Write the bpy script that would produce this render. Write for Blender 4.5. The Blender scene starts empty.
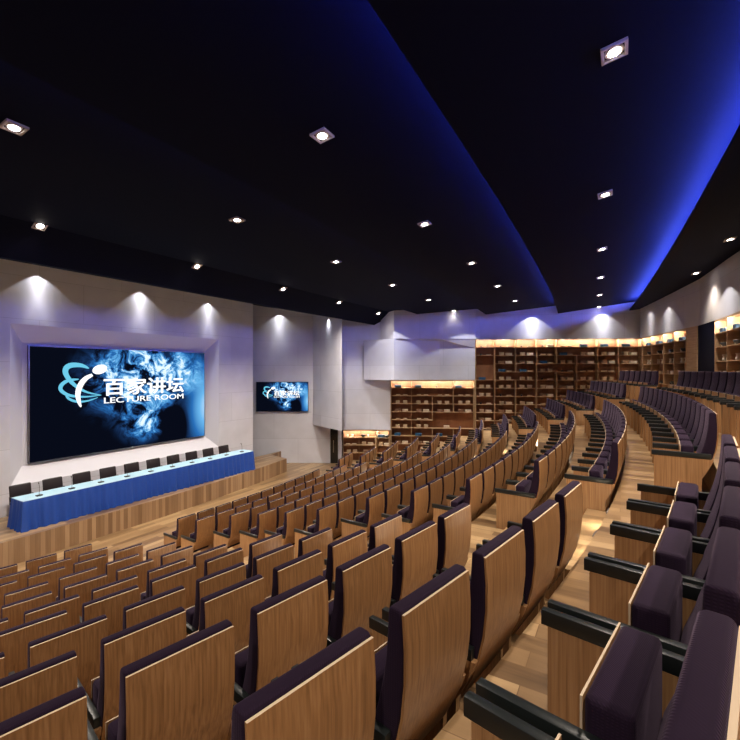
import bpy, bmesh, math, random
from mathutils import Vector, Matrix
random.seed(7)
scene = bpy.context.scene
col = scene.collection
PI = math.pi
TH = math.radians(30.2); CT, ST = math.cos(TH), math.sin(TH)
FOC = 430.0; CAMZ = 4.65
RC = (-36.0, 8.8)                      # centre of the seating arcs

# ------------------------------------------------------------------ helpers
def cw(xc, d):
    "point measured across / along the viewing axis -> plan"
    return (xc*CT - d*ST, xc*ST + d*CT)
def W(px, d): return cw((px-370)/FOC*d, d)
def proj(x, y, z):
    xc = x*CT + y*ST; d = -x*ST + y*CT
    if d < 0.05: return None
    return 370+FOC*xc/d, 370-FOC*(z-CAMZ)/d, d
def tag(o, label=None, cat=None, group=None, kind=None):
    if label: o['label'] = label
    if cat: o['category'] = cat
    if group: o['group'] = group
    if kind: o['kind'] = kind
    return o
def empty(name, loc=(0,0,0), rz=0):
    o = bpy.data.objects.new(name, None); col.objects.link(o)
    o.location = loc; o.rotation_euler = (0,0,rz); o.empty_display_size = .1
    return o
def new_obj(name, bm, mat, parent=None, loc=None, rz=None, smooth=False, mats=None):
    me = bpy.data.meshes.new(name)
    bm.normal_update(); bm.to_mesh(me); bm.free()
    for m in (mats or [mat]): me.materials.append(m)
    if smooth:
        for p in me.polygons: p.use_smooth = True
        try: me.set_sharp_from_angle(angle=math.radians(40))
        except Exception: pass
    o = bpy.data.objects.new(name, me); col.objects.link(o)
    if parent: o.parent = parent
    if loc is not None: o.location = loc
    if rz is not None: o.rotation_euler = (0,0,rz)
    return o
def box(bm, x0, x1, y0, y1, z0, z1, bev=0, seg=2, mi=0):
    vs = [bm.verts.new((x,y,z)) for z in (z0,z1) for y in (y0,y1) for x in (x0,x1)]
    idx = [(0,2,3,1),(4,5,7,6),(0,1,5,4),(1,3,7,5),(3,2,6,7),(2,0,4,6)]
    fs = [bm.faces.new([vs[i] for i in f]) for f in idx]
    for f in fs: f.material_index = mi
    if bev > 0:
        es = list({e for f in fs for e in f.edges})
        bmesh.ops.bevel(bm, geom=es, offset=bev, segments=seg, affect='EDGES', profile=.5)
def prism(bm, pts, z0, z1):
    "vertical prism over a plan polygon (counter clockwise)"
    a = sum(pts[i][0]*pts[(i+1)%len(pts)][1]-pts[(i+1)%len(pts)][0]*pts[i][1] for i in range(len(pts)))
    if a < 0: pts = pts[::-1]
    lo = [bm.verts.new((p[0],p[1],z0)) for p in pts]; hi = [bm.verts.new((p[0],p[1],z1)) for p in pts]
    n = len(pts)
    bm.faces.new(lo[::-1]); bm.faces.new(hi)
    for i in range(n):
        j = (i+1)%n; bm.faces.new([lo[i],lo[j],hi[j],hi[i]])
def extrude_profile(bm, prof, x0, x1, mi=0):
    "profile = closed list of (y,z), extruded along x"
    a = [bm.verts.new((x0,y,z)) for y,z in prof]; b = [bm.verts.new((x1,y,z)) for y,z in prof]
    n = len(prof); fs = []
    fs.append(bm.faces.new(a)); fs.append(bm.faces.new(b[::-1]))
    for i in range(n):
        j = (i+1)%n; fs.append(bm.faces.new([a[j],a[i],b[i],b[j]]))
    for f in fs: f.material_index = mi
    bmesh.ops.recalc_face_normals(bm, faces=fs)
    return fs
def cyl(bm, x, y, z0, z1, r0, r1=None, n=16, mi=0):
    r1 = r0 if r1 is None else r1
    a = [bm.verts.new((x+r0*math.cos(t*2*PI/n), y+r0*math.sin(t*2*PI/n), z0)) for t in range(n)]
    b = [bm.verts.new((x+r1*math.cos(t*2*PI/n), y+r1*math.sin(t*2*PI/n), z1)) for t in range(n)]
    fs = [bm.faces.new(a[::-1]), bm.faces.new(b)]
    for i in range(n):
        j=(i+1)%n; fs.append(bm.faces.new([a[i],a[j],b[j],b[i]]))
    for f in fs: f.material_index = mi
def tube(bm, pts, r, n=8):
    rings = []
    for i,p in enumerate(pts):
        p = Vector(p); q = Vector(pts[min(i+1,len(pts)-1)]); o = Vector(pts[max(i-1,0)])
        t = (q-o).normalized(); u = t.orthogonal().normalized(); v = t.cross(u)
        rings.append([bm.verts.new(p+r*(math.cos(k*2*PI/n)*u+math.sin(k*2*PI/n)*v)) for k in range(n)])
    for a,b in zip(rings, rings[1:]):
        best = min(range(n), key=lambda s:(a[0].co-b[s].co).length)
        for i in range(n):
            j=(i+1)%n; bm.faces.new([a[i],a[j],b[(j+best)%n],b[(i+best)%n]])
    bm.faces.new(rings[0][::-1]); bm.faces.new(rings[-1])
def lathe(bm, prof, n=16, x=0, y=0, mi=0):
    rings = [[bm.verts.new((x+r*math.cos(k*2*PI/n), y+r*math.sin(k*2*PI/n), z)) for k in range(n)] for r,z in prof]
    fs=[]
    for a,b in zip(rings, rings[1:]):
        for i in range(n):
            j=(i+1)%n; fs.append(bm.faces.new([a[i],a[j],b[j],b[i]]))
    fs.append(bm.faces.new(rings[0][::-1])); fs.append(bm.faces.new(rings[-1]))
    for f in fs: f.material_index = mi
ORD = ['zeroth','first','second','third','fourth','fifth','sixth','seventh','eighth','ninth','tenth','eleventh','twelfth','thirteenth','fourteenth','fifteenth','sixteenth','seventeenth']

# ------------------------------------------------------------------ materials
def mat(name, color, rough=.5, metal=0, spec=None, sheen=0):
    m = bpy.data.materials.new(name); m.use_nodes = True
    b = m.node_tree.nodes['Principled BSDF']
    b.inputs['Base Color'].default_value = (*color,1); b.inputs['Roughness'].default_value = rough
    b.inputs['Metallic'].default_value = metal
    if spec is not None: b.inputs['Specular IOR Level'].default_value = spec
    if sheen:
        b.inputs['Sheen Weight'].default_value = sheen; b.inputs['Sheen Roughness'].default_value = .4
    return m
def N(m, t, **kw):
    n = m.node_tree.nodes.new(t)
    for k,v in kw.items(): setattr(n,k,v)
    return n
def L(m, a, b): m.node_tree.links.new(a, b)
def bsdf(m): return m.node_tree.nodes['Principled BSDF']
def ramp(m, stops):
    r = N(m,'ShaderNodeValToRGB'); cr = r.color_ramp
    cr.elements[0].position = stops[0][0]; cr.elements[0].color = (*stops[0][1],1)
    cr.elements[1].position = stops[1][0]; cr.elements[1].color = (*stops[1][1],1)
    for p,c in stops[2:]:
        e = cr.elements.new(p); e.color = (*c,1)
    return r
def emis(name, color, strength):
    m = bpy.data.materials.new(name); m.use_nodes = True
    nt = m.node_tree; nt.nodes.clear()
    o = nt.nodes.new('ShaderNodeOutputMaterial'); e = nt.nodes.new('ShaderNodeEmission')
    e.inputs[0].default_value = (*color,1); e.inputs[1].default_value = strength
    nt.links.new(e.outputs[0], o.inputs[0]); return m
def veneer(name, c1, c2, c3, scale=(60,60,1.5), rough=.38, vary=.12):
    m = mat(name, c2, rough)
    tc = N(m,'ShaderNodeTexCoord'); mp = N(m,'ShaderNodeMapping'); mp.inputs['Scale'].default_value = scale
    oi = N(m,'ShaderNodeObjectInfo'); ad = N(m,'ShaderNodeVectorMath', operation='ADD')
    cx = N(m,'ShaderNodeCombineXYZ'); mu = N(m,'ShaderNodeMath', operation='MULTIPLY'); mu.inputs[1].default_value = 37
    L(m, oi.outputs['Random'], mu.inputs[0]); L(m, mu.outputs[0], cx.inputs[0]); L(m, mu.outputs[0], cx.inputs[2])
    L(m, tc.outputs['Object'], mp.inputs[0]); L(m, mp.outputs[0], ad.inputs[0]); L(m, cx.outputs[0], ad.inputs[1])
    n = N(m,'ShaderNodeTexNoise'); n.inputs['Scale'].default_value = 1; n.inputs['Detail'].default_value = 5; n.inputs['Distortion'].default_value = .15
    L(m, ad.outputs[0], n.inputs['Vector'])
    r = ramp(m, [(.3,c1),(.7,c3),(.5,c2)]); L(m, n.outputs['Fac'], r.inputs[0])
    hs = N(m,'ShaderNodeHueSaturation'); mr = N(m,'ShaderNodeMapRange')
    mr.inputs['To Min'].default_value = 1-vary; mr.inputs['To Max'].default_value = 1+vary
    L(m, oi.outputs['Random'], mr.inputs[0]); L(m, mr.outputs[0], hs.inputs['Value']); L(m, r.outputs[0], hs.inputs['Color'])
    L(m, hs.outputs[0], bsdf(m).inputs['Base Color'])
    return m
def planks(name, axis, cols, width=.16, length=1.6, rough=.3, vertical=False):
    "strip boards; axis X or Y = the way the boards run; vertical = boards standing on a face"
    m = mat(name, cols[1], rough)
    tc = N(m,'ShaderNodeTexCoord'); sp = N(m,'ShaderNodeSeparateXYZ'); cb = N(m,'ShaderNodeCombineXYZ')
    L(m, tc.outputs['Object'], sp.inputs[0])
    if vertical:
        ad = N(m,'ShaderNodeMath', operation='ADD'); L(m, sp.outputs[0], ad.inputs[0]); L(m, sp.outputs[1], ad.inputs[1])
        L(m, sp.outputs[2], cb.inputs[0]); L(m, ad.outputs[0], cb.inputs[1])
    else:
        L(m, sp.outputs[0 if axis=='X' else 1], cb.inputs[0]); L(m, sp.outputs[1 if axis=='X' else 0], cb.inputs[1])
    b = N(m,'ShaderNodeTexBrick'); b.inputs['Scale'].default_value = 1
    b.inputs['Brick Width'].default_value = length; b.inputs['Row Height'].default_value = width
    b.inputs['Mortar Size'].default_value = .0025; b.inputs['Mortar Smooth'].default_value = .1; b.offset = .37; b.offset_frequency = 2
    b.inputs['Color1'].default_value = (0,0,0,1); b.inputs['Color2'].default_value = (1,1,1,1); b.inputs['Mortar'].default_value = (.3,.3,.3,1)
    L(m, cb.outputs[0], b.inputs['Vector'])
    mp = N(m,'ShaderNodeMapping'); mp.inputs['Scale'].default_value = (1.2,26,1); L(m, cb.outputs[0], mp.inputs[0])
    n = N(m,'ShaderNodeTexNoise'); n.inputs['Scale'].default_value = 1; n.inputs['Detail'].default_value = 4; L(m, mp.outputs[0], n.inputs['Vector'])
    mx = N(m,'ShaderNodeMath', operation='MULTIPLY_ADD'); mx.inputs[1].default_value = .72
    mm = N(m,'ShaderNodeMath', operation='MULTIPLY'); mm.inputs[1].default_value = .42
    L(m, n.outputs['Fac'], mm.inputs[0]); L(m, b.outputs['Color'], mx.inputs[0]); L(m, mm.outputs[0], mx.inputs[2])
    r = ramp(m, [(.12,cols[0]),(.95,cols[-1])]+[(.12+.83*(i+1)/(len(cols)-1),c) for i,c in enumerate(cols[1:-1])])
    L(m, mx.outputs[0], r.inputs[0])
    dk = N(m,'ShaderNodeMix', data_type='RGBA'); dk.blend_type='MULTIPLY'; dk.inputs[7].default_value = (.66,.6,.55,1)
    L(m, b.outputs['Fac'], dk.inputs[0]); L(m, r.outputs[0], dk.inputs[6]); L(m, dk.outputs[2], bsdf(m).inputs['Base Color'])
    return m
def plaster(name, color, vdir):
    "big pale panels with hairline joints; vdir = plan direction the panels run"
    m = mat(name, color, .55)
    tc = N(m,'ShaderNodeTexCoord')
    dt = N(m,'ShaderNodeVectorMath', operation='DOT_PRODUCT'); dt.inputs[1].default_value = (vdir[0],vdir[1],0)
    sp = N(m,'ShaderNodeSeparateXYZ'); cb = N(m,'ShaderNodeCombineXYZ')
    L(m, tc.outputs['Object'], dt.inputs[0]); L(m, tc.outputs['Object'], sp.inputs[0])
    L(m, dt.outputs['Value'], cb.inputs[0]); L(m, sp.outputs[2], cb.inputs[1])
    b = N(m,'ShaderNodeTexBrick'); b.inputs['Scale'].default_value = 1; b.offset = .5
    b.inputs['Brick Width'].default_value = 2.4; b.inputs['Row Height'].default_value = 1.22; b.inputs['Mortar Size'].default_value = .006
    b.inputs['Mortar Smooth'].default_value = 0
    b.inputs['Color1'].default_value = (*color,1); b.inputs['Color2'].default_value = (*[c*.93 for c in color],1)
    b.inputs['Mortar'].default_value = (*[c*.72 for c in color],1)
    L(m, cb.outputs[0], b.inputs['Vector'])
    n = N(m,'ShaderNodeTexNoise'); n.inputs['Scale'].default_value = 1.3; n.inputs['Detail'].default_value = 6; L(m, tc.outputs['Object'], n.inputs['Vector'])
    r = ramp(m, [(.3,(.88,.88,.88)),(.7,(1,1,1))]); L(m, n.outputs['Fac'], r.inputs[0])
    mx = N(m,'ShaderNodeMix', data_type='RGBA'); mx.blend_type='MULTIPLY'; mx.inputs[0].default_value = 1
    L(m, b.outputs['Color'], mx.inputs[6]); L(m, r.outputs[0], mx.inputs[7]); L(m, mx.outputs[2], bsdf(m).inputs['Base Color'])
    return m
def fabric(name, color, sheen=.5):
    m = mat(name, color, .85, sheen=sheen)
    bsdf(m).inputs['Sheen Tint'].default_value = (.75,.55,.8,1)
    tc = N(m,'ShaderNodeTexCoord')
    sx_ = N(m,'ShaderNodeMapping'); sx_.inputs['Rotation'].default_value=(0,0,.6); L(m, tc.outputs['Object'], sx_.inputs[0])
    w = N(m,'ShaderNodeTexWave', bands_direction='X'); w.inputs['Scale'].default_value = 50; w.inputs['Distortion'].default_value = .4; w.inputs['Detail'].default_value = 0
    w2 = N(m,'ShaderNodeTexWave', bands_direction='Z'); w2.inputs['Scale'].default_value = 40; w2.inputs['Distortion'].default_value = .4; w2.inputs['Detail'].default_value = 0
    L(m, sx_.outputs[0], w.inputs['Vector']); L(m, tc.outputs['Object'], w2.inputs['Vector'])
    a = N(m,'ShaderNodeMath', operation='MULTIPLY'); L(m, w.outputs['Fac'], a.inputs[0]); L(m, w2.outputs['Fac'], a.inputs[1])
    bp = N(m,'ShaderNodeBump'); bp.inputs['Strength'].default_value = .35; bp.inputs['Distance'].default_value = .002
    L(m, a.outputs[0], bp.inputs['Height']); L(m, bp.outputs[0], bsdf(m).inputs['Normal'])
    r = ramp(m, [(0,tuple(c*.8 for c in color)),(1,tuple(c*1.2 for c in color))]); L(m, a.outputs[0], r.inputs[0]); L(m, r.outputs[0], bsdf(m).inputs['Base Color'])
    return m

M_CEIL = mat('ceiling_navy', (.0013,.0023,.0135), .8, spec=.08)
M_SEATWOOD = veneer('seat_veneer', (.215,.102,.039), (.305,.150,.058), (.385,.203,.085), scale=(90,90,2.0))
M_SIDEWOOD = veneer('side_veneer', (.25,.125,.052), (.34,.18,.078), (.42,.235,.108), scale=(90,90,2.0))
M_PLY = mat('ply_edge', (.58,.45,.31), .4)
M_FAB = fabric('plum_fabric', (.014,.006,.018), .12)
bsdf(M_FAB).inputs['Specular IOR Level'].default_value=.15
M_BLACK = mat('black_arm', (.010,.013,.013), .33, spec=.55)
OAK = [(.085,.047,.023),(.19,.115,.055),(.27,.17,.083),(.40,.27,.14)]
M_FLOOR = planks('oak_floor_along', 'Y', OAK)
M_TIER = planks('oak_floor_across', 'X', OAK, width=.14, length=1.1)
M_STAGEF = planks('stage_boards', 'Y', [(.16,.09,.047),(.24,.145,.078),(.31,.195,.11),(.39,.255,.145)], width=.11, length=3, vertical=True)
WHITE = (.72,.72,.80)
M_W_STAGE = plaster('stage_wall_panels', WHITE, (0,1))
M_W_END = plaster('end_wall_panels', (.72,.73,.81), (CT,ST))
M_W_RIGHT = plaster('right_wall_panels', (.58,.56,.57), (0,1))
M_FRAME = mat('recess_plaster', (.76,.75,.82), .5)
M_SHELF = veneer('walnut_back', (.19,.075,.033), (.26,.108,.048), (.31,.138,.062), scale=(3,3,.7), rough=.5, vary=.05)
M_SHELFEDGE = veneer('oak_board', (.36,.22,.11), (.44,.28,.15), (.5,.33,.18), scale=(2,2,30), rough=.45, vary=.05)
M_DARK = mat('dark_glass', (.008,.010,.010), .15)
M_STEEL = mat('brushed_steel', (.45,.45,.47), .3, metal=1)
M_WARM = emis('warm_led', (1,.93,.80), 280)
M_BLUE = emis('blue_led', (.03,.07,1), 30)
M_LAMP = emis('lamp_disc', (1,.90,.82), 40)
M_STEP = emis('step_lamp', (1,.90,.72), 650)
M_HOUSING = mat('lamp_housing', (.55,.5,.5), .4)
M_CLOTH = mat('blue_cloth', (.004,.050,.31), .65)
M_CLOTHLIT = mat('blue_cloth_lit', (.45,.68,.82), .6)  # table top of the cloth; strong lamp light is put into this paler blue
M_CHAIR = mat('dark_leather', (.018,.012,.014), .45)
M_PANELBACK = mat('black_case', (.01,.01,.012), .4)

# ------------------------------------------------------------------ setting
def wall_run(name, pts, z0, z1, m, th=.3, label=None):
    "vertical slab whose visible face follows pts (left to right as seen); thickness goes away from the viewer"
    bm = bmesh.new()
    back = []
    n = len(pts)
    for i,p in enumerate(pts):
        a = Vector(pts[max(i-1,0)]); b = Vector(pts[min(i+1,n-1)]); t = (b-a).normalized()
        back.append((p[0]-t.y*th, p[1]+t.x*th))
    prism(bm, list(pts)+back[::-1], z0, z1)
    o = new_obj(name, bm, m); tag(o, label, kind='structure'); return o

bm = bmesh.new(); box(bm, -17.5, 4.6, -5, 27.5, -.2, 0)
tag(new_obj('floor', bm, M_FLOOR), kind='structure')

# stage
stage_pts = [(-12.55,-5),(-12.5,8.5),(-12.62,10.5),(-12.85,12.9),(-13.2,15.1),(-14.4,15.35),(-14.62,16.30),(-14.66,16.30),(-14.66,-5)]
bm = bmesh.new(); prism(bm, stage_pts, 0, .60)
for f in bm.faces: f.material_index = 0 if abs(f.normal.z) > .5 else 1
bm.normal_update()
for f in bm.faces: f.material_index = 0 if abs(f.normal.z) > .5 else 1
tag(new_obj('stage_platform', bm, None, mats=[M_FLOOR, M_STAGEF]), kind='structure')

# stage wall with the splayed screen recess
XS = -14.67; XR = -15.04
bm = bmesh.new()
Y0,Y1,ZT = -5.0, 14.45, 8.1
oy0,oy1,oz0,oz1 = 5.30, 12.50, 1.40, 5.95
iy0,iy1,iz0,iz1 = 5.72, 12.10, 1.86, 5.44
def V(x,y,z): return bm.verts.new((x,y,z))
A = [V(XS,Y0,0),V(XS,Y1,0),V(XS,Y1,ZT),V(XS,Y0,ZT)]
B = [V(XS,oy0,oz0),V(XS,oy1,oz0),V(XS,oy1,oz1),V(XS,oy0,oz1)]
Cc = [V(XR,iy0,iz0),V(XR,iy1,iz0),V(XR,iy1,iz1),V(XR,iy0,iz1)]
for i in range(4):
    j=(i+1)%4
    bm.faces.new([A[i],A[j],B[j],B[i]]).material_index = 0
    bm.faces.new([B[i],B[j],Cc[j],Cc[i]]).material_index = 1
bm.faces.new(Cc).material_index = 1
Bk = [V(-15.3,Y0,0),V(-15.3,Y1,0),V(-15.3,Y1,ZT),V(-15.3,Y0,ZT)]
for i in range(4):
    j=(i+1)%4; bm.faces.new([A[j],A[i],Bk[i],Bk[j]])
bm.faces.new(Bk[::-1])
bmesh.ops.recalc_face_normals(bm, faces=bm.faces)
tag(new_obj('wall_stage', bm, None, mats=[M_W_STAGE, M_FRAME]), kind='structure')

# the end wall: flat bay with the side screen, jutting bay, recessed bay, hanging box, fascia over the shelves
wall_run('wall_end', [cw(-6.6,21.5), cw(-1.98,21.5)], 0, 8.1, M_W_END, th=.25)
bm = bmesh.new(); prism(bm, [cw(-2.85,21.48), cw(-1.2535,19.25), cw(-1.424,21.75), cw(-2.85,21.48)][:3]+[cw(-2.84,21.49)], 1.92, 8.1)
tag(new_obj('wall_end', bm, M_W_END), kind='structure')
wall_run('wall_end', [cw(-1.60,21.5), cw(-1.43,21.5)], 0, 1.92, M_W_END, th=.2)
wall_run('wall_end', [cw(-1.43,21.8), cw(0.02,21.86), cw(1.03,21.72)], 1.62, 8.1, M_W_END, th=.25)
DZ0, SZ = 4.16, 6.15
P3L, P3R = cw(1.045,21.4), cw(12.78,20.2)
def on_front(px):
    "point where the line of sight meets the bookcase front line of the end wall"
    u = (px-370)/FOC; k = (20.2-21.4)/(12.78-1.045)
    d = (21.4-k*1.045)/(1-k*u); return cw(u*d, d)
bm = bmesh.new(); prism(bm, [cw(-.30,21.66), cw(1.15,20.72), on_front(440), on_front(475), cw(5.3,21.6), cw(-.30,21.69)], DZ0, SZ)
tag(new_obj('wall_end', bm, M_W_END), kind='structure')
bm = bmesh.new(); prism(bm, [cw(.55,21.66), cw(1.15,20.72), cw(3.35,20.72), cw(5.1,20.78), on_front(480), on_front(642), cw(13.1,20.6), cw(5.4,21.6), cw(.55,21.7)], SZ, 8.1)
tag(new_obj('wall_end', bm, M_W_END), kind='structure')
# sloping underside of the fascia
bm = bmesh.new()
p1 = (*cw(3.35,20.75),SZ); p2=(*cw(5.1,20.8),SZ); p3=(*on_front(474.5),5.72); p4=(*on_front(474.5),SZ); p5=(*on_front(440),SZ)
vs=[bm.verts.new(p) for p in (p1,p2,p3,p4,p5)]
bm.faces.new([vs[0],vs[1],vs[2]]); bm.faces.new([vs[1],vs[3],vs[2]]); bm.faces.new([vs[0],vs[2],vs[4]]); bm.faces.new([vs[4],vs[2],vs[3]]); bm.faces.new([vs[0],vs[4],vs[3],vs[1]])
bmesh.ops.recalc_face_normals(bm, faces=bm.faces)
tag(new_obj('trim_1', bm, M_W_END), kind='structure')

# right wall above its bookcases, and full height nearer the viewer
RW = [(.80,23.72),(2.30,18.0),(2.72,14.2),(2.92,8.0),(2.92,-5.0)]
def hit_rw(px):
    u=(px-370)/FOC; dx,dy=u*CT-ST,u*ST+CT
    for A_,B_ in zip(RW,RW[1:]):
        ex,ey=B_[0]-A_[0],B_[1]-A_[1]; den=dx*ey-dy*ex
        t=(A_[0]*ey-A_[1]*ex)/den; w=(A_[0]*dy-A_[1]*dx)/den
        if -1e-6<=w<=1+1e-6 and t>0: return (A_[0]+w*ex, A_[1]+w*ey)
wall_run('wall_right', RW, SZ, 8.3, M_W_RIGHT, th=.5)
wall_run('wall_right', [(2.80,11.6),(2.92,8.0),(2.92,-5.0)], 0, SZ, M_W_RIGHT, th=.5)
wall_run('wall_near', [(4.5,-5.0),(-17.4,-5.0)], 0, 8.3, M_W_RIGHT, th=.3)

# ceiling: saw-tooth panels that run the length of the hall
def lip1(y): return -8.0-.0013*y*y
def lip2(y): return -4.65-.0023*y*y
def lip3(y): return -1.58-.0020*y*y
def lip4(y): return 1.27-.0016*y*y
OV = .40
PANELS = [
 [(lambda y:-15.6,3.05+.15),(lambda y:-14.67,3.05),(lambda y:-10.8,2.28),(lambda y:-9.8,2.84),(lambda y:lip1(y)+OV,2.96)],
 [(lip1,2.69),(lambda y:lip2(y)+OV,3.03)],
 [(lip2,2.70),(lambda y:lip3(y)+OV,3.14)],
 [(lip3,2.70),(lambda y:lip4(y)+OV,3.24)],
 [(lip4,2.80),(lambda y:2.6,3.10),(lambda y:4.2,3.14)]]
YS = [-5,-3,-1,1,3,5,7,9,11,13,15,17,19,21,23,25,27]
TP = .06
for pi,P in enumerate(PANELS):
    bm = bmesh.new(); lo=[];hi=[]
    for y in YS:
        lo.append([bm.verts.new((fx(y),y,CAMZ+b)) for fx,b in P]); hi.append([bm.verts.new((fx(y),y,CAMZ+b+TP)) for fx,b in P])
    n=len(P)
    for a in range(len(YS)-1):
        for i in range(n-1):
            bm.faces.new([lo[a][i],lo[a+1][i],lo[a+1][i+1],lo[a][i+1]]); bm.faces.new([hi[a][i],hi[a][i+1],hi[a+1][i+1],hi[a+1][i]])
        for i in (0,n-1): bm.faces.new([lo[a][i],hi[a][i],hi[a+1][i],lo[a+1][i]])
    bmesh.ops.recalc_face_normals(bm, faces=bm.faces)
    tag(new_obj('ceiling', bm, M_CEIL), kind='structure')
# closure strips at the back of each cove + the blue LED strips lying on the lips
for li,(lip,bl,bh,stren) in enumerate([(lip1,2.69,2.96,.3),(lip2,2.70,3.03,1.0),(lip3,2.70,3.14,3.6),(lip4,2.80,3.24,7.5)]):
    bm = bmesh.new()
    for a in range(len(YS)-1):
        ya,yb=YS[a],YS[a+1]
        q=[bm.verts.new((lip(y)+OV-.005,y,CAMZ+z)) for y,z in ((ya,bl+.095),(yb,bl+.095),(yb,bh+.03),(ya,bh+.03))]
        bm.faces.new(q)
    tag(new_obj('ceiling', bm, M_CEIL), kind='structure')
    m = emis('blue_led_%d'%li, (.09,.14,1), 32*stren)
    bm = bmesh.new(); ye=[18.0,19.7,21.3,22.9][li]; YL=[-4.8]+[y for y in YS if -4<y<ye-.3]+[ye]
    for a in range(len(YL)-1):
        ya,yb=YL[a],YL[a+1]
        q=[(lip(y)+dx,y,CAMZ+bl+TP+.035+z) for y,dx,z in ((ya,.14,0),(yb,.14,0),(yb,.20,0),(ya,.20,0))]
        t=[bm.verts.new(p) for p in q]; u_=[bm.verts.new((p[0],p[1],p[2]+.015)) for p in q]
        bm.faces.new(t[::-1]); bm.faces.new(u_)
        for i in range(4): j=(i+1)%4; bm.faces.new([t[i],t[j],u_[j],u_[i]])
    o=new_obj('led_strip', bm, m)
    tag(o, 'blue light strip hidden in the ceiling cove '+['nearest the stage wall','over the middle rows','between the two widest dark ceiling bands','nearest the back bookcases'][li], 'light strip', 'blue cove light strips')

# ------------------------------------------------------------------ raked floor
TOPS = {-1:4.61,0:4.18,1:3.77,2:3.42,3:3.06,4:2.73,5:2.44,6:2.13,7:1.87,8:1.63,9:1.42,10:1.19,11:1.01}
FZ = {k:round(v-1.01,3) for k,v in TOPS.items()}
def RK(k): return 36.09-.933*(k-1)
def pol(r,a): return (RC[0]+r*math.cos(a), RC[1]+r*math.sin(a))
def a_max(r, gap=.04):
    lo_,hi_=0,.8
    for _ in range(40):
        a=(lo_+hi_)/2; x,y=pol(r,a); xc=x*CT+y*ST; d=-x*ST+y*CT
        lim=min(21.45, 21.4-(xc-1.045)*.10226)-gap
        if d<lim: lo_=a
        else: hi_=a
    return lo_
for k in range(10,-2,-1):
    r0=RK(k+1)-.015; r1=RK(k)-.015 if k>-1 else 39.75
    z0=FZ[k+1]; z1=FZ[k]
    bm=bmesh.new(); n=48; a0=-.42
    ai=[a0+(a_max(r0)-a0)*i/n for i in range(n+1)]; ao=[a0+(a_max(r1)-a0)*i/n for i in range(n+1)]
    it=[bm.verts.new((*pol(r0,a),z1)) for a in ai]; ib=[bm.verts.new((*pol(r0,a),z0)) for a in ai]
    ot=[bm.verts.new((*pol(r1,a),z1)) for a in ao]; ob=[bm.verts.new((*pol(r1,a),z0)) for a in ao]
    for i in range(n):
        bm.faces.new([it[i],ot[i],ot[i+1],it[i+1]]); bm.faces.new([ib[i],ib[i+1],ob[i+1],ob[i]])
        bm.faces.new([it[i],it[i+1],ib[i+1],ib[i]]); bm.faces.new([ot[i],ob[i],ob[i+1],ot[i+1]])
    bm.faces.new([it[0],ib[0],ob[0],ot[0]]); bm.faces.new([it[n],ot[n],ob[n],ib[n]])
    bmesh.ops.recalc_face_normals(bm, faces=bm.faces)
    tag(new_obj('floor', bm, M_TIER), kind='structure')

AISLES = [(-.1365,-.0805,'near aisle'),(.1655,.2090,'far aisle')]
bm_l = bmesh.new(); box(bm_l,-.07,.07,-.006,.02,-.02,.02,.004,1)
lamp_me=None
for k in range(10,-1,-1):
    rise=FZ[k]-FZ[k+1]; r=RK(k+1)-.015
    for a0,a1,nm in AISLES:
        half = rise>.28
        if half:
            bm=bmesh.new(); n=6
            ang=[a0+.002+(a1-a0-.004)*i/n for i in range(n+1)]
            prism(bm,[pol(r-.30,a) for a in ang]+[pol(r-.002,a) for a in ang[::-1]],FZ[k+1],FZ[k+1]+rise/2)
            tag(new_obj('aisle_step', bm, M_TIER), kind='structure')
        for s,a in (('left',a0+.016),('right',a1-.018)):
            rr = r-.002
            x,y=pol(rr-.004,a)
            zc=FZ[k]-.045
            t=empty('step_light',(x,y,zc),a+PI/2)
            # local +y points toward the seating centre
            if lamp_me is None:
                b1=bmesh.new(); box(b1,-.085,.085,-.0,.016,-.03,.03,.003,1)
                h=new_obj('housing',b1,M_STEEL,t); b2=bmesh.new(); box(b2,-.07,.07,.002,.014,-.036,-.0305)
                l=new_obj('lens',b2,M_STEP,t); lamp_me=(h.data,l.data)
            else:
                for nme,d_ in zip(('housing','lens'),lamp_me):
                    o=bpy.data.objects.new(nme,d_); col.objects.link(o); o.parent=t
            side={'left':'camera side','right':'far side'}[s]
            tag(t,'small step light on the %s of the %s, below the %s row'%(side,nm,['','second','third','fourth','fifth','sixth','seventh','eighth','ninth','tenth','eleventh','twelfth'][11-k] if k<11 else ''),'step light','step lights in the aisles')
bm_l.free()

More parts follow.
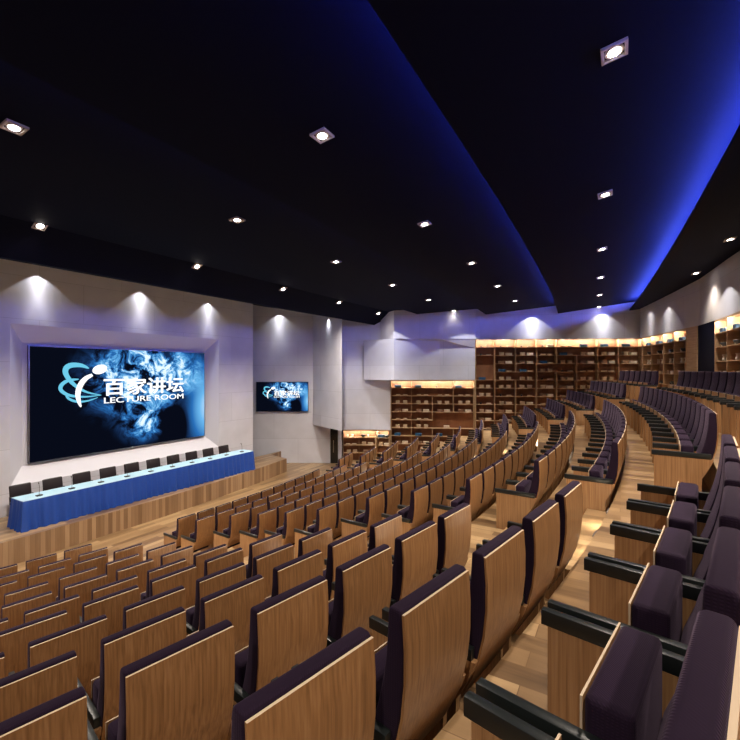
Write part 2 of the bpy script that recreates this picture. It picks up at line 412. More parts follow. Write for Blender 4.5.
# ------------------------------------------------------------------ seats
def back_profile():
    pts=[(0,1.0),(-.009,.87),(-.008,.75),(.006,.62),(.034,.50),(.074,.39),(.125,.29)]
    out=[]
    for i in range(len(pts)-1):
        for s in range(3):
            t=s/3; out.append(((1-t)*pts[i][0]+t*pts[i+1][0],(1-t)*pts[i][1]+t*pts[i+1][1]))
    out.append(pts[-1]); return out
def make_seat():
    root=empty('auditorium_seat')
    bp=back_profile(); hw=.238
    # veneered back shell
    bm=bmesh.new()
    prof=[(y,z) for y,z in bp]+[(y+.010,z) for y,z in bp[::-1]]
    fs=extrude_profile(bm,prof,-hw,hw)
    bm.normal_update()
    for f in bm.faces:
        f.material_index = 1 if f.normal.z>.8 else 0
    o=new_obj('back_panel',bm,None,root,mats=[M_SEATWOOD,M_PLY],smooth=True)
    # cushion
    bm=bmesh.new()
    th=lambda z: .062+.055*max(0,min(1,(1.0-z)/.45))
    def bpy_(z):
        for (y0,z0),(y1,z1) in zip(bp,bp[1:]):
            if z1<=z<=z0: return y0+(y1-y0)*(z0-z)/(z0-z1)
        return bp[0][0] if z>bp[0][1] else bp[-1][0]
    ZB,ZTp,R0=.37,1.014,.018
    ds=[R0*(1-math.cos(t*PI/12)) for t in range(7)]
    def ring(x,e):
        zb,zt=ZB+e,ZTp-e
        zs=[zb+d for d in ds]+[zb+R0+(zt-zb-2*R0)*i/12 for i in range(1,12)]+[zt-d for d in ds[::-1]]
        lf=[];rt=[]
        for z in zs:
            d=max(0,min(z-zb,zt-z,R0)); q=R0-math.sqrt(max(0,R0*R0-(R0-d)**2))
            y0=bpy_(z)+.011+e+q; y1=bpy_(z)+.011+th(z)-e-q
            lf.append((y0,z)); rt.append((y1,z))
        return [bm.verts.new((x,y,z)) for y,z in lf+rt[::-1]]
    W_=hw+.004; rs=[]
    for t in (0,.15,.35,.6,1.0): rs.append((-W_+.012*t,.012*(1-math.sqrt(1-(1-t)**2))))
    rs+=[(-x,e) for x,e in rs[::-1]]
    rr=[ring(x,e) for x,e in rs]
    for A_,B_ in zip(rr,rr[1:]):
        n=len(A_)
        for i in range(n): j=(i+1)%n; bm.faces.new([A_[i],A_[j],B_[j],B_[i]])
    bm.faces.new(rr[0][::-1]); bm.faces.new(rr[-1])
    bmesh.ops.recalc_face_normals(bm, faces=bm.faces)
    new_obj('backrest',bm,M_FAB,root,smooth=True)
    # tipped-up seat: padded side toward the backrest, veneer toward the stage
    bm=bmesh.new(); box(bm,-.218,.218,.205,.324,.20,.632,.022,3)
    new_obj('seat_cushion',bm,M_FAB,root,smooth=True)
    bm=bmesh.new(); box(bm,-.218,.218,.3245,.331,.19,.628,.0005,1)
    bm.normal_update()
    for f in bm.faces: f.material_index = 0 if abs(f.normal.y)>.8 else 1
    new_obj('seat_panel',bm,None,root,mats=[M_SEATWOOD,M_PLY])
    for s in (-1,1):
        bm=bmesh.new(); extrude_profile(bm,[(.575,0),(.575,.505),(.035,.505),(.052,.45),(.092,.37),(.135,.29),(.145,0)],min(s*.243,s*.277),max(s*.243,s*.2745))
        new_obj('side_panel',bm,M_SIDEWOOD,root)
        bm=bmesh.new(); box(bm,min(s*.2425,s*.279),max(s*.2425,s*.2765),.055,.60,.505,.562,.003,2)
        new_obj('armrest',bm,M_BLACK,root,smooth=True)
    return root
def copy_tree(o, parent=None):
    c=o.copy(); col.objects.link(c)
    if parent: c.parent=parent
    for ch in list(o.children): copy_tree(ch,c)
    return c
ROWN={11:'front row'}
for k in range(10,-2,-1): ROWN[k]=ORD[12-k]+' row up'
ROWN[-1]='topmost row'
def in_view(x,y,z,m=6):
    for dz in (0,.55,1.0):
        for dx,dy in ((0,0),(-.5,0),(0,.28),(0,-.28)):
            p=proj(x+dx,y+dy,z+dz)
            if p and p[2]>.25 and -m<p[0]<740+m and -m<p[1]<740+m: return True
    return False
proto=make_seat(); used=False; nseat=0
def place_seat(k,a,block,i,side):
    global used,nseat
    r=RK(k); x,y=pol(r,a)
    if not in_view(x,y,FZ[k]): return
    if k==0 and y<.75: return
    o=proto if not used else copy_tree(proto)
    used=True; nseat+=1
    o.location=(x,y,FZ[k]); o.rotation_euler=(0,0,a+PI/2)
    tag(o,'wood-backed plum seat, %s from the %s, %s, %s block'%(ORD[i+1],side,ROWN[k],block),'auditorium seat','auditorium seats in the %s block, %s'%(block,ROWN[k]))
N3={11:3,10:4,9:5,8:5,7:5,6:6,5:6,4:6,3:7,2:7,1:8,0:8,-1:7}
E1={11:-.1485,10:-.1498,9:-.1409,8:-.136,7:-.143,6:-.143,5:-.136,4:-.1365,3:-.133,2:-.1405,1:-.140,0:-.130}
E2={11:-.0777,10:-.0819,9:-.0737,8:-.0742,7:-.0783,6:-.0818,5:-.0745,4:-.0775,3:-.078,2:-.075,1:-.0777,0:-.0777,-1:-.0777}
E3={11:.147,10:.158,9:.1453,8:.1498,7:.16,6:.168}
for k in range(-1,12):
    r=RK(k)
    if k>=0:
        p=(.64 if k==1 else .60 if k==0 else .612)/r
        for i in range(24): place_seat(k,E1[k]-.238/r-i*p,'near',i,'aisle')
    l=E2[k]+.238/r; rt=E3.get(k,.158)-.238/r
    n=round((rt-l)*r/.58)+1; p=(rt-l)/(n-1)
    for i in range(n): place_seat(k,l+i*p,'middle',i,'near aisle')
    for i in range(N3[k]):
        a=.2125+(.5+i)*.58/r
        place_seat(k,a,'far',i,'far aisle')
print('SEATS',nseat)

# ------------------------------------------------------------------ screens
def flat(bm, pts, y):
    f=bm.faces.new([bm.verts.new((x,y,z)) for x,z in pts]); return f
def ribbon(bm, pts, w, y):
    "tapered stroke; pts (x,z), w widths"
    Lp=[];Rp=[]
    for i,p in enumerate(pts):
        a=Vector(pts[max(i-1,0)]); b=Vector(pts[min(i+1,len(pts)-1)]); t=(b-a).normalized(); n=Vector((-t.y,t.x))
        Lp.append(bm.verts.new((p[0]+n.x*w[i]/2,y,p[1]+n.y*w[i]/2))); Rp.append(bm.verts.new((p[0]-n.x*w[i]/2,y,p[1]-n.y*w[i]/2)))
    for i in range(len(pts)-1): bm.faces.new([Lp[i],Lp[i+1],Rp[i+1],Rp[i]])
def spline(P, n=6):
    out=[]
    for i in range(len(P)-1):
        p0=P[max(i-1,0)];p1=P[i];p2=P[i+1];p3=P[min(i+2,len(P)-1)]
        for s in range(n):
            t=s/n
            out.append(tuple(.5*((2*p1[j])+(-p0[j]+p2[j])*t+(2*p0[j]-5*p1[j]+4*p2[j]-p3[j])*t*t+(-p0[j]+3*p1[j]-3*p2[j]+p3[j])*t**3) for j in (0,1)))
    out.append(P[-1]); return out
M_TXT=emis('screen_white',(1,1,1),1.25); M_CY=emis('screen_cyan',(.16,.62,.85),1.0); M_CY2=emis('screen_pale',(.55,.85,.95),1.0)
def nebula(name, strength):
    m=bpy.data.materials.new(name); m.use_nodes=True; nt=m.node_tree; nt.nodes.clear()
    out=N(m,'ShaderNodeOutputMaterial'); em=N(m,'ShaderNodeEmission'); em.inputs[1].default_value=strength
    tc=N(m,'ShaderNodeTexCoord'); sp=N(m,'ShaderNodeSeparateXYZ'); L(m,tc.outputs['Generated'],sp.inputs[0])
    cb=N(m,'ShaderNodeCombineXYZ'); mu=N(m,'ShaderNodeMath',operation='MULTIPLY'); mu.inputs[1].default_value=1.78
    L(m,sp.outputs[0],mu.inputs[0]); L(m,mu.outputs[0],cb.inputs[0]); L(m,sp.outputs[2],cb.inputs[1])
    n=N(m,'ShaderNodeTexNoise'); n.inputs['Scale'].default_value=5.5; n.inputs['Detail'].default_value=9; n.inputs['Roughness'].default_value=.68; n.inputs['Distortion'].default_value=.7
    L(m,cb.outputs[0],n.inputs['Vector'])
    def blob(cx,cy,rx,ry):
        a=N(m,'ShaderNodeVectorMath',operation='SUBTRACT'); a.inputs[1].default_value=(cx*1.78,cy,0); L(m,cb.outputs[0],a.inputs[0])
        b=N(m,'ShaderNodeVectorMath',operation='DIVIDE'); b.inputs[1].default_value=(rx*1.78,ry,1); L(m,a.outputs[0],b.inputs[0])
        l=N(m,'ShaderNodeVectorMath',operation='LENGTH'); L(m,b.outputs[0],l.inputs[0])
        r=N(m,'ShaderNodeMapRange',interpolation_type='SMOOTHSTEP'); r.inputs['From Min'].default_value=1; r.inputs['From Max'].default_value=0; L(m,l.outputs['Value'],r.inputs[0]); return r.outputs[0]
    def addn(a,b,op='ADD'):
        x=N(m,'ShaderNodeMath',operation=op); L(m,a,x.inputs[0])
        if hasattr(b,'name'): L(m,b,x.inputs[1])
        else: x.inputs[1].default_value=b
        return x.outputs[0]
    c1=blob(.54,.72,.42,.60); c2=blob(.58,.22,.22,.25); c3=blob(1.02,.35,.24,.8); c4=blob(.82,.80,.26,.36)
    dk=blob(.77,.16,.13,.30)
    n2=addn(addn(n.outputs['Fac'],.42,'SUBTRACT'),3.6,'MULTIPLY')
    n2c=N(m,'ShaderNodeClamp'); L(m,n2,n2c.inputs[0])
    s1=addn(addn(c1,2.3,'MULTIPLY'),n2c.outputs[0],'MULTIPLY'); s2=addn(addn(c2,1.5,'MULTIPLY'),n2c.outputs[0],'MULTIPLY')
    s3=addn(c3,.8,'MULTIPLY'); s4=addn(addn(c4,.9,'MULTIPLY'),addn(n2c.outputs[0],.35,'ADD'),'MULTIPLY')
    t=addn(addn(s1,s2),addn(s3,s4)); t=addn(t,addn(dk,.7,'MULTIPLY'),'SUBTRACT')
    r=ramp(m,[(0,(.002,.003,.008)),(1,(.75,.90,1)),(.18,(.008,.03,.10)),(.42,(.02,.14,.42)),(.68,(.13,.42,.75))])
    L(m,t,r.inputs[0]); L(m,r.outputs[0],em.inputs[0]); L(m,em.outputs[0],out.inputs[0]); return m
M_NEB=nebula('screen_picture',1.15)
# logo and lettering drawn on the main screen, measured in the plane of the screen (metres from its lower left corner)
SW,SH=6.12,3.42
def sxy(zx,zy):
    px=zx/2.96; py=240+zy/2.96; u=(px-370)/FOC; dx,dy=u*CT-ST,u*ST+CT
    t=(-14.98)/dx; return (dy*t-5.87, CAMZ-(py-370)*t/FOC-1.93)
LOGO=dict(
 head=sxy(294,383),
 body=[sxy(*p) for p in ((272,399),(252,410),(236,430),(229,455),(232,478),(238,494))],
 s1=[sxy(*p) for p in ((262,380),(238,371),(208,371),(193,382),(196,402),(220,430),(255,450),(298,459))],
 s2=[sxy(*p) for p in ((232,412),(200,416),(180,430),(180,446),(205,460),(250,464),(298,459))],
 s3=[sxy(*p) for p in ((192,452),(200,468),(225,478),(258,476),(288,466))],
 arm=[sxy(*p) for p in ((214,392),(226,415),(240,428))])
def make_screen(name, loc, rz, Wd, Hd, label, fr=.03, depth=.07):
    s=Wd/SW; root=empty(name,loc,rz)
    bm=bmesh.new(); box(bm,-fr,Wd+fr,0,depth,-fr,Hd+fr,.01,1); new_obj('case',bm,M_PANELBACK,root)
    bm=bmesh.new()
    for x0,x1,z0,z1 in ((-fr,Wd+fr,Hd,Hd+fr),(-fr,Wd+fr,-fr,0),(-fr,0,0,Hd),(Wd,Wd+fr,0,Hd)): box(bm,x0,x1,-.012,0,z0,z1)
    new_obj('bezel',bm,M_STEEL if Wd>4 else M_PANELBACK,root)
    bm=bmesh.new(); box(bm,0,Wd,-.006,-.001,0,Hd); disp=new_obj('display',bm,M_NEB,root)
    bm=bmesh.new(); hx,hz=LOGO['head']; y=-.010
    flat(bm,[(s*(hx+.235*math.cos(t)),s*(hz+.155*math.sin(t)+.04*math.cos(t))) for t in [k*2*PI/24 for k in range(24)]],y)
    B_=spline([(a*s,b*s) for a,b in LOGO['body']]); n=len(B_); ribbon(bm,B_,[s*(.02+.15*math.sin(PI*(.15+.8*i/(n-1)))) for i in range(n)],y)
    lg=new_obj('logo_figure',bm,M_TXT,disp)
    bm=bmesh.new()
    for kk,wm,yy in (('s1',.15,-.0085),('s2',.10,-.009),('s3',.06,-.0095)):
        B_=spline([(a*s,b*s) for a,b in LOGO[kk]]); n=len(B_); ribbon(bm,B_,[s*(.015+wm*math.sin(PI*min(1,(i/(n-1))**.7))) for i in range(n)],yy)
    new_obj('logo_swoosh',bm,M_CY,disp)
    def txt(nm,body,x0,z0,w,h,off,m,yy):
        cu=bpy.data.curves.new(nm,'FONT'); cu.body=body; cu.size=1; cu.extrude=.001
        cu.materials.append(m)
        o=bpy.data.objects.new(nm,cu); col.objects.link(o)
        bpy.context.view_layer.update()
        bb=[Vector(c) for c in o.bound_box]; xa=min(b.x for b in bb); xb=max(b.x for b in bb); ya=min(b.y for b in bb); yb=max(b.y for b in bb)
        sx=w/(xb-xa); sy=h/(yb-ya)
        me=bpy.data.meshes.new_from_object(o.evaluated_get(bpy.context.evaluated_depsgraph_get())); bpy.data.objects.remove(o); me.name=nm
        if not me.materials: me.materials.append(m)
        b_=bmesh.new()
        for q_,(ox,oy) in enumerate([(0,0),(off,0),(-off,0),(0,off*.7),(0,-off*.7),(off*.7,off*.5),(-off*.7,-off*.5)]):
            n0=len(b_.verts); b_.from_mesh(me); b_.verts.ensure_lookup_table()
            for v in b_.verts[n0:]: v.co.x+=ox; v.co.y+=oy; v.co.z+=.0004*q_
        b_.to_mesh(me); b_.free()
        o=bpy.data.objects.new(nm,me); col.objects.link(o)
        o.parent=disp; o.rotation_euler=(PI/2,0,0); o.scale=(sx,sy,1); o.location=(x0-xa*sx,yy,z0-ya*sy)
        return o
    # Chinese title and its English line
    txt('title_text','百家讲坛',2.10*s,1.86*s,3.02*s,.58*s,.028,M_TXT,-.012)
    txt('subtitle_text','LECTURE ROOM',2.10*s,1.60*s,3.02*s,.19*s,.014,M_TXT,-.012)
    tag(root,label,'screen'); return root
make_screen('wall_screen',(-14.955,5.87,1.93),PI/2,SW,SH,'large wide screen with the lecture logo, recessed in the wall behind the stage table')
sx0=(256.4-370)/FOC*21.38; x_,y_=cw(sx0,21.405)
make_screen('wall_screen',(x_,y_,2.60),TH,2.56,1.44,'small wall screen with the lecture logo, on the pale bay right of the stage',fr=.02,depth=.06)

# ------------------------------------------------------------------ stage table, cloth, microphones, chairs
TX,TY0,TY1=-12.92,4.95,12.75
root=empty('conference_table',(TX-.33,(TY0+TY1)/2,.60))
hl=(TY1-TY0)/2-.04
bm=bmesh.new(); box(bm,-.27,.27,-hl,hl,.70,.735,.004,1); new_obj('tabletop',bm,M_SHELFEDGE,root)
for x in (-.22,.22):
    for i in range(6):
        yy=-hl+.1+i*(2*hl-.2)/5
        bm=bmesh.new(); cyl(bm,x,yy,0,.70,.018,n=10); new_obj('leg',bm,M_STEEL,root)
tag(root,'long narrow conference table hidden under the blue cloth on the stage','table')
root=empty('tablecloth',(TX-.33,(TY0+TY1)/2,.60))
bm=bmesh.new()
hx,hy=.315,hl+.05
path=[]
def side(p0,p1,n):
    for i in range(n):
        t=i/n; path.append((p0[0]+(p1[0]-p0[0])*t,p0[1]+(p1[1]-p0[1])*t))
side((hx,-hy),(hx,hy),260); side((hx,hy),(-hx,hy),24); side((-hx,hy),(-hx,-hy),260); side((-hx,-hy),(hx,-hy),24)
rings=[]
n=len(path)
for zi,z in enumerate((.752,.742,.70,.55,.35,.15,.005)):
    ring=[]
    amp=[0,.002,.010,.019,.025,.031,.036][zi]; fl=[0,.006,.010,.022,.036,.052,.066][zi]
    for i,(x,y) in enumerate(path):
        s=i*.031
        ph=math.sin(2*PI*i/7.3+1.3*math.sin(i*.11))+.4*math.sin(2*PI*i/17.0+.7)
        nx=(1 if x>=hx-1e-6 else -1 if x<=-hx+1e-6 else 0); ny=(1 if y>=hy-1e-6 else -1 if y<=-hy+1e-6 else 0)
        if abs(abs(x)-hx)>1e-6: nx=0
        if abs(abs(y)-hy)>1e-6: ny=0
        o_=fl+amp*ph
        ring.append(bm.verts.new((x+nx*o_,y+ny*o_,z)))
    rings.append(ring)
for a,b in zip(rings,rings[1:]):
    for i in range(n): j=(i+1)%n; bm.faces.new([a[i],b[i],b[j],a[j]])
bmesh.ops.recalc_face_normals(bm, faces=bm.faces)
skirt=new_obj('skirt',bm,M_CLOTH,root,smooth=True)
bm=bmesh.new(); box(bm,-hx-.006,hx+.008,-hy-.006,hy+.006,.740,.758,.004,2); o=new_obj('lit_cloth_top',bm,M_CLOTHLIT,root); o['label']='paler blue cloth top with strong lamp light painted in'
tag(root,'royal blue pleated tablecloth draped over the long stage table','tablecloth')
mproto=None; cproto=None
for i in range(10):
    yy=TY0+.42+i*.775
    if i==0:
        mroot=empty('microphone'); mproto=mroot
        bm=bmesh.new(); box(bm,-.05,.05,-.07,.07,0,.028,.008,2); new_obj('base',bm,M_PANELBACK,mroot,smooth=True)
        bm=bmesh.new(); tube(bm,[(0,0,.02),(0,.005,.14),(-.01,.01,.24),(-.05,.015,.31)],.005); new_obj('gooseneck',bm,M_PANELBACK,mroot,smooth=True)
        bm=bmesh.new(); tube(bm,[(-.048,.0148,.307),(-.075,.018,.335)],.012,10); new_obj('microphone_head',bm,M_PANELBACK,mroot,smooth=True)
    else: mroot=copy_tree(mproto)
    mroot.location=(TX-.22,yy,.60+.759)
    tag(mroot,'slim black gooseneck microphone, %s from the left end of the stage table'%ORD[i+1],'microphone','microphones on the stage table')
    if i==0:
        croot=empty('stage_chair'); cproto=croot
        bm=bmesh.new(); box(bm,-.25,.25,-.04,.03,.50,.93,.03,3)
        for v in bm.verts: v.co.y -= (v.co.z-.5)*.16
        new_obj('backrest',bm,M_CHAIR,croot,smooth=True)
        bm=bmesh.new(); box(bm,-.24,.24,.02,.47,.40,.48,.025,3); new_obj('seat',bm,M_CHAIR,croot,smooth=True)
        for sx in (-1,1):
            for sy in (.05,.44):
                bm=bmesh.new(); cyl(bm,sx*.21,sy,0,.41,.014,n=10); new_obj('leg',bm,M_STEEL,croot)
            bm=bmesh.new(); tube(bm,[(sx*.255,.02,.44),(sx*.26,.0,.64),(sx*.26,.32,.66),(sx*.25,.36,.45)],.014); new_obj('armrest',bm,M_PANELBACK,croot,smooth=True)
            bm=bmesh.new(); tube(bm,[(sx*.2,.06,.43),(sx*.2,-.01,.52),(sx*.2,-.06,.62)],.012); new_obj('back_bracket',bm,M_STEEL,croot,smooth=True)
    else: croot=copy_tree(cproto)
    croot.location=(-14.12,yy-.02,.60); croot.rotation_euler=(0,0,-PI/2)
    tag(croot,'dark low-backed chair behind the stage table, %s from its left end'%ORD[i+1],'chair','chairs behind the stage table')

# ------------------------------------------------------------------ bookcases and what stands on them
def item_meshes():
    out={}
    def bx(name,w,d,h,color,lid=.3):
        m=mat(name,color,.55)
        bm=bmesh.new(); box(bm,-w/2,w/2,-d/2,d/2,0,h*(1-lid),.006,1); box(bm,-w/2-.006,w/2+.006,-d/2-.006,d/2+.006,h*(1-lid),h,.006,1)
        me=bpy.data.meshes.new(name); bm.to_mesh(me); bm.free(); me.materials.append(m); return me
    out['cream']=bx('cream_box',.19,.16,.15,(.46,.33,.21)); out['wide']=bx('wide_box',.27,.2,.12,(.58,.46,.33)); out['low']=bx('low_box',.20,.18,.065,(.44,.31,.2))
    out['brown']=bx('brown_box',.25,.2,.13,(.22,.12,.07)); out['blue']=bx('blue_box',.31,.2,.13,(.010,.06,.13))
    def lt(name,prof,color):
        m=mat(name,color,.35); bm=bmesh.new(); lathe(bm,prof,14); me=bpy.data.meshes.new(name); bm.to_mesh(me); bm.free(); me.materials.append(m)
        for p in me.polygons: p.use_smooth=True
        return me
    out['cup']=lt('dark_cup',[(.025,0),(.045,.01),(.05,.07),(.045,.09)],(.02,.02,.025))
    out['bowl']=lt('dark_bowl',[(.04,0),(.06,.01),(.12,.08),(.13,.12),(.12,.13)],(.02,.025,.03))
    out['vase']=lt('cream_vase',[(.045,0),(.06,.03),(.05,.09),(.035,.12),(.055,.17),(.06,.19)],(.74,.66,.52))
    out['whitecup']=lt('white_cup',[(.035,0),(.045,.01),(.05,.12),(.048,.13)],(.75,.72,.66))
    return out
ITEMS=item_meshes()
INAME={'cream':('storage_box','cream lidded box','box'),'wide':('storage_box','wide off-white box','box'),'low':('storage_box','flat cream box','box'),'brown':('storage_box','brown box','box'),
 'blue':('storage_box','dark blue box','box'),'cup':('cup','small dark cup','cup'),'bowl':('bowl','dark round bowl','bowl'),'vase':('vase','waisted cream vase','vase'),'whitecup':('cup','white cup','cup')}
def bookcase(name, A_, B_, z0, z1, cols, rowh, label, where, items, skipb=(), skipd=(), depth=.34, led=True, endpanel=0):
    "A_,B_: front line, left to right; cols: fractions 0..1"
    ax,ay=A_; bx_,by=B_; Ln=math.hypot(bx_-ax,by-ay); rz=math.atan2(by-ay,bx_-ax)
    root=empty(name,(ax,ay,z0),rz); H=z1-z0; t=.016
    bm=bmesh.new(); box(bm,0,Ln,depth-.012,depth,0,H); new_obj('back_panel',bm,M_SHELF,root)
    bm=bmesh.new(); box(bm,0,Ln,0,depth-.013,H-.03,H-.001); new_obj('top_board',bm,M_SHELFEDGE,root)
    for x0 in (0,Ln-.03):
        bm=bmesh.new(); box(bm,x0,x0+.03,0,depth-.013,0,H-.03); new_obj('side_panel',bm,M_SHELFEDGE,root)
    xs=[c*Ln for c in cols]; nrow=int(H/rowh+.2)
    for r in range(1,nrow+1):
        zz=H-r*rowh
        if zz<.01: continue
        # boards run between the columns unless a bay is left open
        c=0
        while c<len(xs)-1:
            if (c,r) in skipb: c+=1; continue
            c2=c
            while c2<len(xs)-1 and (c2,r) not in skipb: c2+=1
            bm=bmesh.new(); box(bm,xs[c]+(.03 if c==0 else 0),xs[c2]-(.03 if c2==len(xs)-1 else 0),.004,depth-.013,zz-t/2,zz+t/2)
            new_obj('shelf',bm,None,root,mats=[M_SHELFEDGE])
            c=c2
    for ci in range(1,len(xs)-1):
        r=0
        while r<nrow:
            if (ci,r) in skipd: r+=1; continue
            r2=r
            while r2<nrow and (ci,r2) not in skipd: r2+=1
            za=max(0,H-r2*rowh); zb=H-r*rowh-(.03 if r==0 else 0)
            bm=bmesh.new(); box(bm,xs[ci]-.011,xs[ci]+.011,0,depth-.013,za,zb); new_obj('divider',bm,M_SHELFEDGE,root)
            r=r2
    if led:
        bm=bmesh.new(); box(bm,.031,Ln-.031,0,.012,H-.062,H-.031); new_obj('valance',bm,M_SHELFEDGE,root)
        bm=bmesh.new(); box(bm,.04,Ln-.04,.016,.036,H-.045,H-.032); o=new_obj('light_strip',bm,M_WARM,root); o['label']='warm glowing strip'
    tag(root,label,'bookcase')
    R_=Matrix.Rotation(rz,2)
    for (c,r,pos,typ) in items:
        x=xs[c]+(xs[c+1]-xs[c])*pos; y=.14; zz=z1-(r+1)*rowh+t/2+.001
        if zz<z0: continue
        v=R_@Vector((x,y)); nm,lb,ct=INAME[typ]
        o=bpy.data.objects.new(nm,ITEMS[typ]); col.objects.link(o); o.location=(ax+v.x,ay+v.y,zz)
        o.rotation_euler=(0,0,rz+random.uniform(-.08,.08))
        pw='left' if pos<.42 else 'right' if pos>.58 else 'middle'
        tag(o,'%s, %s side, %s tier down, %s column, %s'%(lb,pw,ORD[r+1],ORD[c+1],where),ct,'small objects on the '+where)
    return root

pat=[[(.32,'cream'),(.68,'cream')],[(.30,'cup'),(.70,'low')],[(.34,'cream'),(.68,'wide')],[(.32,'brown'),(.68,'wide')],[(.34,'low'),(.68,'low')],[(.34,'cream'),(.68,'cream')]]
# tall bookcase along the end wall
pxs=[475.5,495,516,537,557,577,598,619,642.1]
A3,B3=on_front(475.5),on_front(642.1)
LT=math.hypot(B3[0]-A3[0],B3[1]-A3[1])
fr=[math.hypot(on_front(p)[0]-A3[0],on_front(p)[1]-A3[1])/LT for p in pxs]
blue3={0:4,1:3,2:3,3:2,4:1,5:0,6:0,7:0}
its=[]
for c in range(8):
    for r in range(0,11-max(0,c-1)):
        if r==blue3[c]: its.append((c,r,.36,'blue')); 
        if r==blue3[c] and c>0 and r>0: its.append((c,r,.70,'low'))
        if r==blue3[c]: continue
        if c==0 and r in (2,3): continue
        for p_,t_ in pat[(r+[0,1,1,3,4,1,1,1][c])%6]:
            if r==0 and p_<.5 and c<4: t_='cup'
            its.append((c,r,p_,t_))
RH=.398
bookcase('bookcase',A3,B3,1.75,SZ,fr,RH,'tall wide wooden bookcase of eight columns along the end wall','tall end bookcase',
 [i for i in its if i[1]<=10],skipb={(0,3),(0,4)},skipd={(2,4),(4,3),(5,0),(5,1)})
# middle, lower bookcase
p2=[390.6,411.4,432.5,453.5,474.6]
A2,B2=on_front(390.6),on_front(474.6); LT=math.hypot(B2[0]-A2[0],B2[1]-A2[1])
fr=[math.hypot(on_front(p)[0]-A2[0],on_front(p)[1]-A2[1])/LT for p in p2]
its=[(0,0,.36,'blue'),(1,0,.33,'blue'),(2,0,.2,'cup'),(3,0,.25,'blue'),(0,6,.33,'blue'),(1,6,.33,'blue'),(2,6,.33,'blue')]
pp=[[],[(.36,'low'),(.70,'low')],[(.34,'cream'),(.70,'cream')],[(.36,'brown'),(.70,'wide')],[(.36,'low'),(.70,'low')],[(.34,'cream'),(.70,'cream')],[],[(.36,'brown'),(.7,'wide')]]
for c in range(4):
    for r in range(1,8):
        if c>=2 and r in (4,): continue
        if c>=2 and r==5:
            if c==2: its.append((c,r,.68,'wide'))
            continue
        for p_,t_ in pp[r]: its.append((c,r,p_,t_))
bookcase('bookcase',A2,B2,.45,DZ0,fr,RH,'mid-height wooden bookcase of four columns below the hanging white wall box','four-column bookcase',
 its,skipb={(2,5),(3,5)},skipd={(2,1),(2,0),(3,4),(3,5),(2,5)})
# low bookcases in the corner
cA=cw(-1.37,21.86); cB=cw(.29,21.9)
its=[(0,0,.3,'whitecup'),(0,0,.6,'whitecup'),(1,0,.25,'bowl'),(1,0,.55,'whitecup'),(0,1,.3,'low'),(0,1,.7,'low'),(1,1,.3,'cream'),(1,1,.7,'wide'),(0,2,.35,'cream'),(0,2,.75,'cream'),(1,2,.4,'brown')]
bookcase('bookcase',cA,cB,.02,1.61,[0,.49,1],RH,'low lit bookcase of two columns next to the dark side door','low corner bookcase',its,depth=.3)
cA=cw(.31,21.9); cB=cw(.98,21.62)
its=[(0,0,.3,'blue'),(0,0,.75,'bowl'),(0,1,.3,'cream'),(0,1,.75,'wide')]
bookcase('bookcase',cA,cB,.02,1.61,[0,1],RH,'narrow low lit bookcase angled in the corner below the white wall','narrow corner bookcase',its,depth=.3)
# right wall bookcases
q=[642.5,651,663,674,686]
A4,B4=hit_rw(642.5),hit_rw(686); LT=math.hypot(B4[0]-A4[0],B4[1]-A4[1])
fr=[math.hypot(hit_rw(p)[0]-A4[0],hit_rw(p)[1]-A4[1])/LT for p in q]
its=[]
for c in range(4):
    its+= [(c,0,.45,'blue'),(c,1,.30,'whitecup'),(c,1,.52,'bowl'),(c,1,.74,'whitecup'),(c,2,.35,'vase'),(c,2,.68,'vase'),(c,3,.35,'brown'),(c,3,.68,'wide'),(c,4,.35,'cup'),(c,4,.65,'bowl')]
bookcase('bookcase',A4,B4,FZ[-1]+.01,SZ,fr,.415,'wooden bookcase of four columns left of the dark doorway in the right wall','bookcase left of the doorway',its)
q=[715,729.5]; A5=hit_rw(715); B5=(2.80,11.6)
u0=hit_rw(715);u1=hit_rw(729.5);LT=math.hypot(B5[0]-A5[0],B5[1]-A5[1])
f1=math.hypot(u1[0]-u0[0],u1[1]-u0[1])/LT
its=[]
for c in range(2):
    its+= [(c,0,.42,'blue'),(c,0,.62,'whitecup'),(c,1,.42,'bowl'),(c,1,.66,'whitecup'),(c,1,.25,'whitecup'),(c,2,.35,'vase'),(c,2,.68,'vase'),(c,3,.35,'brown'),(c,3,.68,'wide')]
A5=hit_rw(714.5)
bookcase('bookcase',A5,(2.66+.02,14.2-.0)if False else B5,FZ[-1]+.01,SZ,[0,f1,2*f1,3*f1,1] if 3*f1<.95 else [0,f1,1],.415,'wooden bookcase right of the dark doorway, cut by the picture edge','bookcase right of the doorway',its,depth=.30)
# oak pier and dark doorway between them
wall_run('trim_2',[hit_rw(686.4),hit_rw(697)],FZ[-1],SZ,M_SHELFEDGE,th=.45)
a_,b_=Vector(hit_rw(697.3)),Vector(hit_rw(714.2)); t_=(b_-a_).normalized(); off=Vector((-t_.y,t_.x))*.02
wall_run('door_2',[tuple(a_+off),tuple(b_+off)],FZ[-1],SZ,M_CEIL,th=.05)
# dark door beside the stage end
bm=bmesh.new(); box(bm,0,.37,0,.05,0,1.90,.004,1)
x_,y_=cw(-1.975,21.42); d1=new_obj('door_1',bm,M_DARK,loc=(x_,y_,.005),rz=TH); tag(d1,kind='structure')
bm=bmesh.new(); tube(bm,[(.16,-.05,.55),(.16,-.05,1.15)],.014); box(bm,.15,.17,-.05,0,.6,.62); box(bm,.15,.17,-.05,0,1.08,1.10)
new_obj('door_handle',bm,M_STEEL,d1)

